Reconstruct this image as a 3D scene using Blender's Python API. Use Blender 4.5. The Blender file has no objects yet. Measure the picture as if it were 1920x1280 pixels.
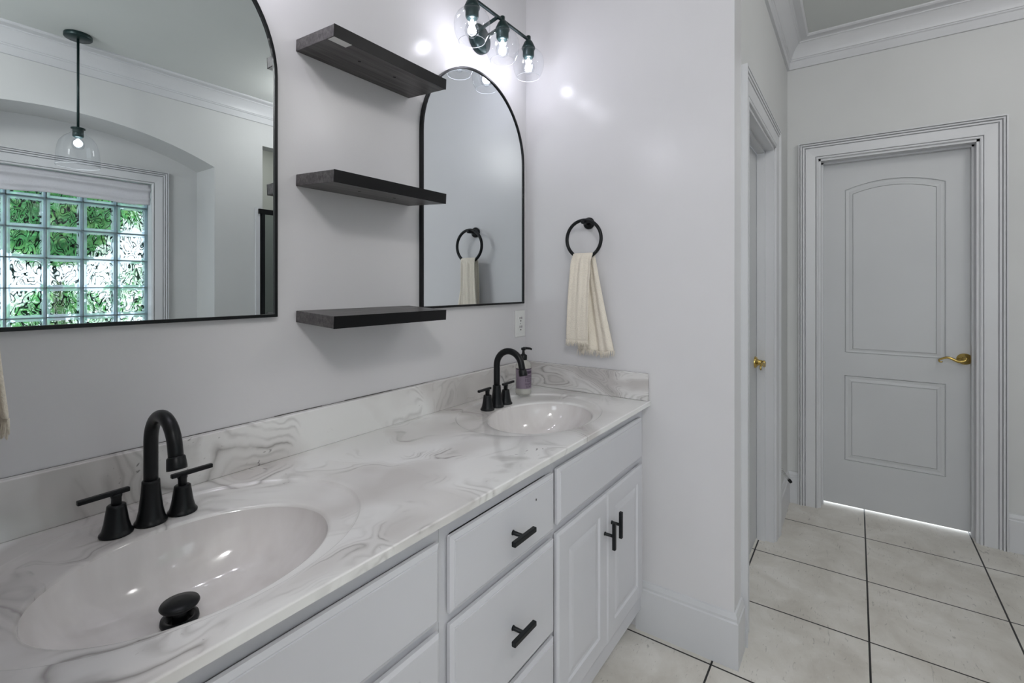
import bpy, bmesh, math, random
from mathutils import Vector, Matrix
random.seed(7)
PI = math.pi
S = bpy.context.scene
COL = S.collection

# ------------------------------------------------------------------ camera
F_PX, HY, YAW, CAM_H = 910.0, 534.5, 0.6163, 1.335
cam = bpy.data.cameras.new('camera')
cam.sensor_fit = 'HORIZONTAL'
cam.sensor_width = 36.0
cam.lens = 36.0 * F_PX / 1920.0
cam.shift_y = -(640.0 - HY) / 1920.0
cam.clip_start = 0.02
camo = bpy.data.objects.new('camera', cam)
COL.objects.link(camo)
camo.location = (0, 0, CAM_H)
camo.rotation_euler = (PI / 2, 0, YAW - PI / 2)
S.camera = camo

# ------------------------------------------------------------------ world and exposure
S.view_settings.view_transform = 'Standard'
S.view_settings.look = 'None'
S.view_settings.gamma = 1.0
S.view_settings.use_curve_mapping = False
S.view_settings.exposure = 0.12
W = bpy.data.worlds.new('sky')
S.world = W
W.use_nodes = True
wn = W.node_tree.nodes
wn['Background'].inputs[0].default_value = (0.88, 0.94, 1.0, 1)
wn['Background'].inputs[1].default_value = 3.4

def lamp(name, kind, loc, energy, color=(1, 1, 1), size=0.1, size_y=None, rot=(0, 0, 0)):
    l = bpy.data.lights.new(name, kind)
    l.energy = energy
    l.color = color
    if kind == 'AREA':
        l.shape = 'RECTANGLE' if size_y else 'DISK'
        l.size = size
        if size_y:
            l.size_y = size_y
    elif kind == 'POINT':
        l.shadow_soft_size = size
    elif kind == 'SUN':
        l.angle = size
    o = bpy.data.objects.new(name, l)
    COL.objects.link(o)
    o.location = loc
    o.rotation_euler = rot
    return o

# daylight fill lamp, added at an unseen made-up window (west side, behind the camera)
lamp('window_fill', 'AREA', (-1.56, -0.55, 1.55), 5, (0.90, 0.96, 1.0), 1.5, 1.3, (0, -PI / 2, 0))

# two unseen ceiling lamps added to fill the room (their glass bowls are built further down)
CEIL_FILLS = [(-0.45, -0.55, 38, 'west'), (2.20, -0.95, 11, 'east')]
for cx_, cy_, w_, _ in CEIL_FILLS:
    lamp('added_ceiling_fill', 'POINT', (cx_, cy_, 2.81 - 0.20), w_, (1.0, 0.968, 0.955), 0.13)
lamp('shower_fill', 'AREA', (2.5, -2.05, 2.80), 5, (1.0, 0.99, 0.96), 0.15)  # added fill lamp, out of view, to brighten the shower stall

# ------------------------------------------------------------------ mesh helpers
class MB:
    def __init__(s):
        s.v = []; s.f = []; s.smooth = []
    def add(s, vs, fs, smooth=False):
        b = len(s.v)
        s.v += [tuple(v) for v in vs]
        s.f += [tuple(i + b for i in f) for f in fs]
        s.smooth += [smooth] * len(fs)
        return s
    def box(s, x0, x1, y0, y1, z0, z1):
        x0, x1 = min(x0, x1), max(x0, x1); y0, y1 = min(y0, y1), max(y0, y1); z0, z1 = min(z0, z1), max(z0, z1)
        v = [(x, y, z) for z in (z0, z1) for (x, y) in ((x0, y0), (x1, y0), (x1, y1), (x0, y1))]
        return s.add(v, [(3, 2, 1, 0), (4, 5, 6, 7), (0, 1, 5, 4), (1, 2, 6, 5), (2, 3, 7, 6), (3, 0, 4, 7)])
    def prism(s, poly, fn, d0, d1):
        """poly: list of (a,b) ccw; fn(a,b,d)->xyz"""
        n = len(poly)
        v = [fn(a, b, d0) for a, b in poly] + [fn(a, b, d1) for a, b in poly]
        f = [tuple(range(n))[::-1], tuple(range(n, 2 * n))] + [(i, (i + 1) % n, n + (i + 1) % n, n + i) for i in range(n)]
        return s.add(v, f)
    def lathe(s, prof, c=(0, 0, 0), n=32, axis='z', smooth=True, caps=True):
        vs = []; fs = []
        m = len(prof)
        for r, h in prof:
            for i in range(n):
                a = 2 * PI * i / n
                if axis == 'z': p = (r * math.cos(a), r * math.sin(a), h)
                elif axis == 'y': p = (r * math.cos(a), h, r * math.sin(a))
                else: p = (h, r * math.cos(a), r * math.sin(a))
                vs.append((p[0] + c[0], p[1] + c[1], p[2] + c[2]))
        for j in range(m - 1):
            for i in range(n):
                fs.append((j * n + i, j * n + (i + 1) % n, (j + 1) * n + (i + 1) % n, (j + 1) * n + i))
        s.add(vs, fs, smooth)
        if caps:
            b = len(s.v) - m * n
            if prof[0][0] > 1e-5: s.f.append(tuple(b + i for i in range(n))[::-1]); s.smooth.append(False)
            if prof[-1][0] > 1e-5: s.f.append(tuple(b + (m - 1) * n + i for i in range(n))); s.smooth.append(False)
        return s
    def tube(s, pts, r, n=12, closed=False, radii=None):
        P = [Vector(p) for p in pts]; m = len(P)
        vs = []; fs = []
        up = None
        for i, p in enumerate(P):
            if closed: t = P[(i + 1) % m] - P[(i - 1) % m]
            else: t = P[min(i + 1, m - 1)] - P[max(i - 1, 0)]
            t.normalize()
            if up is None:
                a = Vector((0, 0, 1)) if abs(t.z) < 0.9 else Vector((1, 0, 0))
                up = (a - t * a.dot(t)).normalized()
            else:
                up = (up - t * up.dot(t)).normalized()
            q = t.cross(up)
            rr = radii[i] if radii else r
            for k in range(n):
                a = 2 * PI * k / n
                vs.append(p + up * (rr * math.cos(a)) + q * (rr * math.sin(a)))
        for j in range(m if closed else m - 1):
            for k in range(n):
                a, b = j * n, ((j + 1) % m) * n
                fs.append((a + k, a + (k + 1) % n, b + (k + 1) % n, b + k))
        s.add(vs, fs, True)
        if not closed:
            b = len(s.v) - m * n
            s.f += [tuple(b + i for i in range(n))[::-1], tuple(b + (m - 1) * n + i for i in range(n))]
            s.smooth += [False, False]
        return s
    def bar(s, a, b, w, h, up=(0, 0, 1)):
        a, b = Vector(a), Vector(b); t = (b - a).normalized(); u = Vector(up)
        u = (u - t * u.dot(t)).normalized(); q = t.cross(u)
        v = []
        for p in (a, b):
            for x, y in ((-1, -1), (1, -1), (1, 1), (-1, 1)):
                v.append(p + q * (x * w / 2) + u * (y * h / 2))
        return s.add(v, [(0, 3, 2, 1), (4, 5, 6, 7), (0, 1, 5, 4), (1, 2, 6, 5), (2, 3, 7, 6), (3, 0, 4, 7)])
    def sweep(s, prof, path, closed=False, fn=None, smooth=False):
        """prof (p,d) ; path 2-D; p is offset to the left-hand normal of the path; fn(a,b,d)->xyz"""
        fn = fn or (lambda a, b, d: (a, b, d))
        n = len(path); vs = []; fs = []
        for i, pt in enumerate(path):
            P = Vector(pt)
            def nrm(a, b):
                d = (Vector(b) - Vector(a)).normalized(); return Vector((-d.y, d.x))
            if closed: n0 = nrm(path[i - 1], pt); n1 = nrm(pt, path[(i + 1) % n])
            else:
                n0 = nrm(path[i - 1], pt) if i > 0 else None
                n1 = nrm(pt, path[i + 1]) if i < n - 1 else None
                n0 = n0 or n1; n1 = n1 or n0
            mt = (n0 + n1); mt = mt / max(1e-6, mt.dot(n0))
            for p, d in prof:
                q = P + mt * p
                vs.append(fn(q.x, q.y, d))
        k = len(prof)
        for j in range(n if closed else n - 1):
            for i in range(k):
                a, b = j * k, ((j + 1) % n) * k
                fs.append((a + i, a + (i + 1) % k, b + (i + 1) % k, b + i))
        if not closed:
            fs += [tuple(range(k))[::-1], tuple((n - 1) * k + i for i in range(k))]
        return s.add(vs, fs, smooth)
    def build(s, name, m, parent=None, bevel=0, seg=2, origin=None):
        me = bpy.data.meshes.new(name)
        o0 = Vector(origin) if origin else Vector((0, 0, 0))
        if parent is not None and origin is None: o0 = Vector((0, 0, 0))
        me.from_pydata([tuple(Vector(v) - o0) for v in s.v], [], s.f)
        me.polygons.foreach_set('use_smooth', s.smooth)
        bm = bmesh.new(); bm.from_mesh(me); bmesh.ops.recalc_face_normals(bm, faces=bm.faces); bm.to_mesh(me); bm.free()
        me.materials.append(m)
        me.update()
        o = bpy.data.objects.new(name, me)
        COL.objects.link(o)
        if parent is not None: o.parent = parent
        elif origin: o.location = o0
        if bevel:
            b = o.modifiers.new('bevel', 'BEVEL'); b.width = bevel; b.segments = seg; b.limit_method = 'ANGLE'; b.angle_limit = 0.6
            b.harden_normals = False
        return o

def tag(o, label=None, cat=None, group=None, kind=None):
    if label: o['label'] = label
    if cat: o['category'] = cat
    if group: o['group'] = group
    if kind: o['kind'] = kind
    return o
def thing(name, label, cat, loc=(0, 0, 0), rz=0, group=None):
    o = bpy.data.objects.new(name, None); COL.objects.link(o)
    o.empty_display_size = 0.05
    o.location = loc; o.rotation_euler = (0, 0, rz)
    return tag(o, label, cat, group)
def struct(name, mb, m, label=None, bevel=0):
    return tag(mb.build(name, m, bevel=bevel), label, None, None, 'structure')
def copy_tree(o, parent=None):
    c = o.copy(); COL.objects.link(c); c.parent = parent
    for ch in list(o.children): copy_tree(ch, c)
    return c

# ------------------------------------------------------------------ material helpers
def mat(name, color=(0.8, 0.8, 0.8), rough=0.5, metal=0.0, spec=0.5, coat=0.0):
    m = bpy.data.materials.new(name); m.use_nodes = True
    b = m.node_tree.nodes['Principled BSDF']
    b.inputs['Base Color'].default_value = (*color, 1)
    b.inputs['Roughness'].default_value = rough
    b.inputs['Metallic'].default_value = metal
    b.inputs['Specular IOR Level'].default_value = spec
    b.inputs['Coat Weight'].default_value = coat
    b.inputs['Coat Roughness'].default_value = 0.08
    return m
class G:
    """tiny node-graph helper"""
    def __init__(s, m): s.m = m; s.t = m.node_tree; s.b = s.t.nodes.get('Principled BSDF')
    def n(s, typ, **kw):
        x = s.t.nodes.new(typ)
        for k, v in kw.items():
            if hasattr(x, k): setattr(x, k, v)
            else: x.inputs[k].default_value = v
        return x
    def l(s, a, b): s.t.links.new(a, b)
    def math(s, op, a, b=None, c=None):
        x = s.t.nodes.new('ShaderNodeMath'); x.operation = op
        for i, q in enumerate((a, b, c)):
            if q is None: continue
            if isinstance(q, (int, float)): x.inputs[i].default_value = q
            else: s.l(q, x.inputs[i])
        return x.outputs[0]
    def ramp(s, fac, stops, interp='LINEAR'):
        r = s.t.nodes.new('ShaderNodeValToRGB'); r.color_ramp.interpolation = interp
        e = r.color_ramp.elements
        while len(e) < len(stops): e.new(0.5)
        for i, (p, c) in enumerate(stops):
            e[i].position = p; e[i].color = (*c, 1) if len(c) == 3 else c
        s.l(fac, r.inputs[0]); return r.outputs[0]
    def mix(s, fac, a, b, blend='MIX'):
        x = s.t.nodes.new('ShaderNodeMix'); x.data_type = 'RGBA'; x.blend_type = blend
        for i, q in ((0, fac), (6, a), (7, b)):
            if isinstance(q, (int, float)): x.inputs[i].default_value = q
            elif isinstance(q, tuple): x.inputs[i].default_value = (*q, 1)
            else: s.l(q, x.inputs[i])
        return x.outputs[2]
    def bump(s, h, strength, dist=0.001):
        x = s.t.nodes.new('ShaderNodeBump'); x.inputs['Strength'].default_value = strength; x.inputs['Distance'].default_value = dist
        s.l(h, x.inputs['Height']); s.l(x.outputs[0], s.b.inputs['Normal']); return x.outputs[0]
    def geo(s): return s.n('ShaderNodeNewGeometry').outputs['Position']
    def obj(s): return s.n('ShaderNodeTexCoord').outputs['Object']

def paint(name, color, rough, bump=0.12, scale=180, spec=0.5, wear=0.04):
    m = mat(name, color, rough, spec=spec); g = G(m)
    p = g.geo()
    n1 = g.n('ShaderNodeTexNoise', Scale=scale, Detail=3.0); g.l(p, n1.inputs['Vector'])
    g.bump(n1.outputs[0], bump, 0.0012)
    n2 = g.n('ShaderNodeTexNoise', Scale=2.2, Detail=4.0); g.l(p, n2.inputs['Vector'])
    d = tuple(c * (1 - wear) for c in color)
    g.l(g.mix(g.ramp(n2.outputs[0], [(0.35, (0, 0, 0)), (0.65, (1, 1, 1))]), color, d), g.b.inputs['Base Color'])
    return m

M = {}
M['wall'] = paint('wall_paint', (0.67, 0.66, 0.67), 0.24, 0.10, 150, spec=0.35)
M['wall_matte'] = paint('wall_paint_matte', (0.62, 0.625, 0.62), 0.5, 0.10, 150, spec=0.3)
M['ceiling'] = paint('ceiling_paint', (0.62, 0.64, 0.62), 0.6, 0.1, 120)
M['trim'] = paint('trim_paint', (0.62, 0.625, 0.64), 0.35, 0.05, 60)
M['door'] = paint('door_paint', (0.56, 0.57, 0.58), 0.42, 0.06, 80)
M['cabinet'] = paint('cabinet_paint', (0.63, 0.63, 0.66), 0.4, 0.08, 70, wear=0.05)
M['black'] = mat('matte_black_metal', (0.007, 0.008, 0.009), 0.33, 0.2, spec=0.3)
M['pull'] = mat('black_pull_metal', (0.010, 0.012, 0.014), 0.4, 0.3, spec=0.35)
M['brass'] = mat('brass', (0.55, 0.40, 0.13), 0.2, 1.0)
M['chrome'] = mat('chrome', (0.6, 0.6, 0.6), 0.2, 1.0)
M['dark'] = mat('dark_gap', (0.02, 0.02, 0.02), 0.8)
M['plastic'] = mat('white_plastic', (0.74, 0.74, 0.72), 0.35)
M['green_black'] = mat('dark_green_black_metal', (0.012, 0.03, 0.03), 0.35, 0.4)

# shelf wood
m = mat('black_stained_wood', (0.02, 0.019, 0.02), 0.42, spec=0.35); g = G(m)
p = g.obj(); mp = g.n('ShaderNodeMapping'); mp.inputs['Scale'].default_value = (3, 40, 40); g.l(p, mp.inputs[0])
n = g.n('ShaderNodeTexNoise', Scale=1.6, Detail=6.0, Distortion=1.2); g.l(mp.outputs[0], n.inputs['Vector'])
g.l(g.ramp(n.outputs[0], [(0.3, (0.045, 0.041, 0.041)), (0.7, (0.125, 0.117, 0.116))]), g.b.inputs['Base Color'])  # grain lightened to carry light bounced off the counter
g.bump(n.outputs[0], 0.15, 0.001)
M['shelf'] = m
M['edge'] = mat('shaded_front_black', (0.006, 0.006, 0.007), 0.35, spec=0.25)  # near-black so the shelf front carries its shade in the colour

# mirror
m = mat('mirror_silver', (0.72, 0.76, 0.77), 0.0, 1.0); M['mirror'] = m

# marble
def marble(name, vein_scale, lo, hi, dark, stretch=(1, 1, 1), bias=0.0, off=(0, 0, 0)):
    m = mat(name, hi, 0.12, coat=0.35); g = G(m); p = g.geo()
    mp = g.n('ShaderNodeMapping'); mp.inputs['Scale'].default_value = stretch; mp.inputs['Location'].default_value = off; g.l(p, mp.inputs[0]); p = mp.outputs[0]
    w = g.n('ShaderNodeTexNoise', Scale=2.3, Detail=2.0, Distortion=0.6); g.l(p, w.inputs['Vector'])
    wv = g.n('ShaderNodeVectorMath'); wv.operation = 'MULTIPLY_ADD'; g.l(w.outputs[1], wv.inputs[0]); wv.inputs[1].default_value = (0.55, 0.55, 0.3)
    w2 = g.n('ShaderNodeTexNoise', Scale=11.0, Detail=3.0); g.l(p, w2.inputs['Vector'])
    wq = g.n('ShaderNodeVectorMath'); wq.operation = 'MULTIPLY_ADD'; g.l(w2.outputs[1], wq.inputs[0]); wq.inputs[1].default_value = (0.05, 0.05, 0.05); g.l(p, wq.inputs[2]); g.l(wq.outputs[0], wv.inputs[2])
    a = g.n('ShaderNodeTexNoise', Scale=vein_scale, Detail=1.5, Roughness=0.45, Distortion=0.9); g.l(wv.outputs[0], a.inputs['Vector'])
    # contour lines of the noise: thin swirling veins
    fr = g.math('FRACT', g.math('MULTIPLY', a.outputs[0], 7.0))
    ln = g.math('ABSOLUTE', g.math('SUBTRACT', fr, 0.5))
    thin = g.ramp(ln, [(0.0, (1, 1, 1)), (0.03, (0.35, 0.35, 0.35)), (0.10, (0, 0, 0))])
    fr2 = g.math('FRACT', g.math('MULTIPLY', a.outputs[0], 31.0))
    fine = g.ramp(g.math('ABSOLUTE', g.math('SUBTRACT', fr2, 0.5)), [(0.0, (1, 1, 1)), (0.3, (0, 0, 0))])
    k = g.n('ShaderNodeTexNoise', Scale=4.2, Detail=3.0, Distortion=0.8); 
    sh = g.n('ShaderNodeVectorMath'); sh.operation = 'ADD'; g.l(wv.outputs[0], sh.inputs[0]); sh.inputs[1].default_value = (3.1, 7.7, 1.3); g.l(sh.outputs[0], k.inputs['Vector'])
    m1 = g.ramp(k.outputs[0], [(0.52 - bias, (0, 0, 0)), (0.60 - bias, (1, 1, 1))])
    m2 = g.ramp(k.outputs[0], [(0.50 - bias, (0, 0, 0)), (0.62 - bias, (1, 1, 1))])
    c0 = g.mix(g.ramp(a.outputs[0], [(0.42, (0, 0, 0)), (0.58, (1, 1, 1))]), hi, lo)
    c1 = g.mix(g.math('MULTIPLY', g.math('MULTIPLY', fine, m2), 0.32), c0, dark)
    c2 = g.mix(g.math('MULTIPLY', g.math('MULTIPLY', thin, m1), 0.65), c1, dark)
    sp = g.n('ShaderNodeTexNoise', Scale=60.0, Detail=2.0); g.l(wv.outputs[0], sp.inputs['Vector'])
    spot = g.math('MULTIPLY', g.ramp(sp.outputs[0], [(0.66, (0, 0, 0)), (0.72, (1, 1, 1))]), g.ramp(k.outputs[0], [(0.60, (0, 0, 0)), (0.68, (1, 1, 1))]))
    c3 = g.mix(g.math('MULTIPLY', spot, 0.7), c2, tuple(q * 0.45 for q in dark))
    g.l(c3, g.b.inputs['Base Color'])
    return m
M['marble'] = marble('cultured_marble', 2.1, (0.60, 0.575, 0.555), (0.80, 0.795, 0.78), (0.22, 0.20, 0.19))
M['marble_side'] = marble('cultured_marble_swirled', 2.6, (0.50, 0.475, 0.46), (0.68, 0.665, 0.65), (0.24, 0.22, 0.21), (1, 0.75, 2.6), 0.13, (0.3, 0.9, 0.2))
m = mat('basin_gelcoat', (0.50, 0.475, 0.46), 0.09, coat=0.4); g = G(m); p = g.geo()
mp = g.n('ShaderNodeMapping'); mp.inputs['Scale'].default_value = (22, 22, 1.5); g.l(p, mp.inputs[0])
n = g.n('ShaderNodeTexNoise', Scale=1.0, Detail=3.0); g.l(mp.outputs[0], n.inputs['Vector'])
g.l(g.ramp(n.outputs[0], [(0.3, (0.68, 0.65, 0.635)), (0.7, (0.77, 0.745, 0.735))]), g.b.inputs['Base Color'])
M['basin'] = m
M['caulk'] = mat('dark_caulk', (0.10, 0.095, 0.09), 0.7)

# floor tile
T = 0.4572; GX, GY = 1.7984, -0.0412
m = mat('floor_tile', (0.5, 0.48, 0.45), 0.42); g = G(m); p = g.geo()
sx = g.n('ShaderNodeSeparateXYZ'); g.l(p, sx.inputs[0])
def line(c, off, wd):
    q = g.math('ABSOLUTE', g.math('SUBTRACT', g.math('FRACT', g.math('ADD', g.math('DIVIDE', g.math('SUBTRACT', c, off), T), 0.5 + 50)), 0.5))
    return g.math('LESS_THAN', q, wd / T / 2)
grout = g.math('MAXIMUM', line(sx.outputs[0], GX, 0.0065), line(sx.outputs[1], GY, 0.0065))
n1 = g.n('ShaderNodeTexNoise', Scale=5.0, Detail=8.0, Roughness=0.62, Distortion=0.5); g.l(p, n1.inputs['Vector'])
mp = g.n('ShaderNodeMapping'); mp.inputs['Rotation'].default_value = (0, 0, 0.5); mp.inputs['Scale'].default_value = (14, 50, 1); g.l(p, mp.inputs[0])
n2 = g.n('ShaderNodeTexNoise', Scale=1.0, Detail=5.0, Distortion=2.5); g.l(mp.outputs[0], n2.inputs['Vector'])
c = g.ramp(n1.outputs[0], [(0.32, (0.57, 0.535, 0.48)), (0.5, (0.66, 0.63, 0.575)), (0.68, (0.76, 0.735, 0.69))])
c = g.mix(g.ramp(n2.outputs[0], [(0.63, (0, 0, 0)), (0.71, (0.55, 0.55, 0.55))]), c, (0.30, 0.285, 0.26))
c = g.mix(g.ramp(n2.outputs[0], [(0.26, (0.4, 0.4, 0.4)), (0.36, (0, 0, 0))]), c, (0.76, 0.745, 0.73))
c = g.mix(grout, c, (0.012, 0.011, 0.010))
g.l(c, g.b.inputs['Base Color'])
g.bump(g.math('SUBTRACT', g.math('MULTIPLY', n1.outputs[0], 0.3), grout), 0.5, 0.002)
M['tile'] = m

# thin clear glass: lets light pass, glossy at grazing angles
def clear_glass(name, tint=(0.97, 0.98, 0.99), k=0.10):
    m = bpy.data.materials.new(name); m.use_nodes = True; t = m.node_tree; t.nodes.clear(); g = G(m)
    o = g.n('ShaderNodeOutputMaterial'); tr = g.n('ShaderNodeBsdfTransparent'); tr.inputs[0].default_value = (*tint, 1)
    gl = g.n('ShaderNodeBsdfGlossy'); gl.inputs['Roughness'].default_value = 0.02
    lw = g.n('ShaderNodeLayerWeight'); lw.inputs[0].default_value = 0.35
    f = g.math('ADD', g.math('MULTIPLY', g.math('POWER', lw.outputs['Facing'], 3.0), 0.55), k * 0.4)
    mx = g.n('ShaderNodeMixShader'); g.l(f, mx.inputs[0]); g.l(tr.outputs[0], mx.inputs[1]); g.l(gl.outputs[0], mx.inputs[2])
    g.l(mx.outputs[0], o.inputs[0]); return m
M['glass'] = clear_glass('clear_glass')
M['shower_glass'] = clear_glass('shower_glass', (0.72, 0.76, 0.75), 0.3)

def emit(name, color, strength):
    m = bpy.data.materials.new(name); m.use_nodes = True; t = m.node_tree; t.nodes.clear(); g = G(m)
    o = g.n('ShaderNodeOutputMaterial'); e = g.n('ShaderNodeEmission'); e.inputs[0].default_value = (*color, 1); e.inputs[1].default_value = strength
    g.l(e.outputs[0], o.inputs[0]); return m
M['filament'] = emit('lit_filament', (0.93, 0.93, 1.0), 25)

# glass block
m = bpy.data.materials.new('wavy_block_glass'); m.use_nodes = True; m.node_tree.nodes.clear(); g = G(m)
o = g.n('ShaderNodeOutputMaterial'); p = g.geo()
mp = g.n('ShaderNodeMapping'); mp.inputs['Rotation'].default_value = (0, 0.8, 0); mp.inputs['Scale'].default_value = (1, 1, 0.55); g.l(p, mp.inputs[0])
n = g.n('ShaderNodeTexNoise', Scale=17.0, Detail=0.6, Distortion=1.3); g.l(mp.outputs[0], n.inputs['Vector'])
cr = g.math('ABSOLUTE', g.math('SUBTRACT', g.math('FRACT', g.math('MULTIPLY', n.outputs[0], 5.5)), 0.5))
bp = g.n('ShaderNodeBump'); bp.inputs['Strength'].default_value = 1.0; bp.inputs['Distance'].default_value = 0.006; g.l(n.outputs[0], bp.inputs['Height'])
rf = g.n('ShaderNodeBsdfRefraction'); rf.inputs['IOR'].default_value = 1.35; rf.inputs['Roughness'].default_value = 0.0; g.l(bp.outputs[0], rf.inputs['Normal'])
edge = g.ramp(cr, [(0.0, (0.015, 0.03, 0.025)), (0.055, (0.04, 0.06, 0.055)), (0.12, (0.9, 0.95, 0.95)), (0.3, (1, 1, 1))])
g.l(edge, rf.inputs[0])
tr = g.n('ShaderNodeBsdfTransparent'); g.l(edge, tr.inputs[0])
gl = g.n('ShaderNodeBsdfGlossy'); gl.inputs['Roughness'].default_value = 0.05; g.l(bp.outputs[0], gl.inputs['Normal'])
m1 = g.n('ShaderNodeMixShader'); m1.inputs[0].default_value = 0.4; g.l(tr.outputs[0], m1.inputs[1]); g.l(rf.outputs[0], m1.inputs[2])
m2 = g.n('ShaderNodeMixShader'); m2.inputs[0].default_value = 0.06; g.l(m1.outputs[0], m2.inputs[1]); g.l(gl.outputs[0], m2.inputs[2])
g.l(m2.outputs[0], o.inputs[0]); M['block'] = m
# frosted rim of a block
m = bpy.data.materials.new('block_rim_glass'); m.use_nodes = True; m.node_tree.nodes.clear(); g = G(m)
o = g.n('ShaderNodeOutputMaterial'); tl = g.n('ShaderNodeBsdfTranslucent'); tl.inputs[0].default_value = (0.82, 0.90, 0.97, 1)
df = g.n('ShaderNodeBsdfDiffuse'); df.inputs[0].default_value = (0.62, 0.72, 0.76, 1)
mx = g.n('ShaderNodeMixShader'); mx.inputs[0].default_value = 0.3; g.l(tl.outputs[0], mx.inputs[1]); g.l(df.outputs[0], mx.inputs[2])
tr = g.n('ShaderNodeBsdfTransparent'); tr.inputs[0].default_value = (0.90, 0.96, 1.0, 1)
my = g.n('ShaderNodeMixShader'); my.inputs[0].default_value = 0.6; g.l(mx.outputs[0], my.inputs[1]); g.l(tr.outputs[0], my.inputs[2]); g.l(my.outputs[0], o.inputs[0])
M['block_rim'] = m
M['mortar'] = mat('grey_mortar', (0.20, 0.26, 0.27), 0.8)

# cloth
def cloth(name, color, transl=0.0, scale=700, bump=0.5):
    m = mat(name, color, 0.85, spec=0.15); g = G(m); p = g.geo()
    n1 = g.n('ShaderNodeTexNoise', Scale=scale, Detail=2.0); g.l(p, n1.inputs['Vector'])
    n2 = g.n('ShaderNodeTexVoronoi', Scale=scale * 0.32); g.l(p, n2.inputs['Vector'])
    h = g.math('ADD', n1.outputs[0], g.math('MULTIPLY', n2.outputs['Distance'], 1.2))
    g.bump(h, bump, 0.002)
    g.l(g.ramp(h, [(0.4, tuple(c * 0.86 for c in color)), (1.1, color)]), g.b.inputs['Base Color'])
    if transl:
        o = m.node_tree.nodes['Material Output']; tl = g.n('ShaderNodeBsdfTranslucent'); tl.inputs[0].default_value = (*color, 1)
        mx = g.n('ShaderNodeMixShader'); mx.inputs[0].default_value = transl; g.l(g.b.outputs[0], mx.inputs[1]); g.l(tl.outputs[0], mx.inputs[2]); g.l(mx.outputs[0], o.inputs[0])
    return m
M['towel'] = cloth('cream_terry', (0.80, 0.735, 0.63))
M['shade'] = cloth('white_shade_cloth', (0.74, 0.73, 0.76), 0.3, 300, 0.1)
M['leaf'] = mat('leaf', (0.06, 0.28, 0.06), 0.5); g = G(M['leaf'])
oi = g.n('ShaderNodeTexNoise', Scale=9.0, Detail=2.0); g.l(g.geo(), oi.inputs['Vector'])
g.l(g.ramp(oi.outputs[0], [(0.3, (0.04, 0.26, 0.07)), (0.5, (0.14, 0.60, 0.20)), (0.7, (0.50, 0.80, 0.30))]), g.b.inputs['Base Color'])
M['bark'] = mat('bark', (0.12, 0.09, 0.07), 0.9)
M['grass'] = mat('garden_ground', (0.30, 0.30, 0.22), 0.9)

# ------------------------------------------------------------------ room dimensions
XT, YB, YC = 1.835, 1.222, 0.346       # towel wall, mirror wall, closet wall plane
XD = 3.44                              # entry door wall
YS = -1.55                             # south wall (seen in the big mirror)
YW = -1.85                             # window wall at the back of the alcove
XL = 0.03                              # left wing wall
XW = -1.6                              # west wall
ZC = 2.81

struct('floor', MB().box(XW - 0.12, 4.1, -2.1, 1.34, -0.1, 0), M['tile'])
struct('ceiling', MB().box(XW - 0.12, XD + 0.25, -2.1, 1.34, ZC, ZC + 0.1), M['ceiling'])
struct('wall_back', MB().box(-0.1, XT + 0.1, YB, YB + 0.12, 0, ZC), M['wall'])
struct('wall_right', MB().box(XT, XT + 0.115, YC, YB, 0, ZC), M['wall'])
struct('wall_left', MB().box(XL - 0.115, XL, YC, YB, 0, ZC), M['wall'])
struct('wall_left_front', MB().box(XW, XL - 0.115, YC, YC + 0.12, 0, ZC), M['wall_matte'])
# closet wall with its door opening
OX0, OX1, OZ = 2.06, 2.85, 2.05
b = MB().box(XT + 0.115, OX0, YC, YC + 0.115, 0, ZC).box(OX1, XD + 0.115, YC, YC + 0.115, 0, ZC).box(OX0, OX1, YC, YC + 0.115, OZ, ZC)
struct('wall_closet', b, M['wall_matte'])
# entry door wall
DY0, DY1, DZ = -0.522, 0.183, 2.09
b = MB().box(XD, XD + 0.13, DY1, YC, 0, ZC).box(XD, XD + 0.13, YS - 0.12, DY0, 0, ZC).box(XD, XD + 0.13, DY0, DY1, DZ, ZC)
struct('wall_door', b, M['wall_matte'])
# south wall: arched alcove opening and shower opening
AX0, AX1, AC, AZS, AR = 0.0, 1.70, 0.85, 2.229, 2.035
SX0, SX1, SZ = 2.065, 2.95, 2.476
arch = []
for i in range(25):
    x = AX0 + (AX1 - AX0) * i / 24
    arch.append((x, AZS + math.sqrt(AR ** 2 - (x - AC) ** 2) - math.sqrt(AR ** 2 - 0.85 ** 2)))
fy = lambda a, z, d: (a, d, z)
b = MB().box(XW, AX0, YS - 0.12, YS, 0, ZC).box(AX1, SX0, YS - 0.12, YS, 0, ZC).box(SX1, XD, YS - 0.12, YS, 0, ZC).box(SX0, SX1, YS - 0.12, YS, SZ, ZC)
b.prism(arch + [(AX1, ZC), (AX0, ZC)], fy, YS - 0.12, YS)
struct('wall_south', b, M['wall_matte'])
# alcove lining (reveals and arched soffit)
b = MB().box(AX0 - 0.1, AX0, YW, YS - 0.12, 0, AZS).box(AX1, AX1 + 0.1, YW, YS - 0.12, 0, AZS)
sof = arch + [(x, z + 0.08) for x, z in reversed(arch)]
sof = [(AX0 - 0.1, AZS)] + arch + [(AX1 + 0.1, AZS)] + [(AX1 + 0.1, AZS + 0.3), (AX0 - 0.1, AZS + 0.3)]
b.prism(sof, fy, YW, YS - 0.12)
struct('wall_alcove', b, M['wall_matte'])
# window wall
WX0, WX1, WZ0, WZ1 = 0.272, 1.396, 0.90, 2.085
b = MB().box(AX0 - 0.1, WX0, YW - 0.14, YW, 0, 2.6).box(WX1, AX1 + 0.1, YW - 0.14, YW, 0, 2.6).box(WX0, WX1, YW - 0.14, YW, 0, WZ0).box(WX0, WX1, YW - 0.14, YW, WZ1, 2.6)
struct('wall_window', b, M['wall_matte'])
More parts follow.
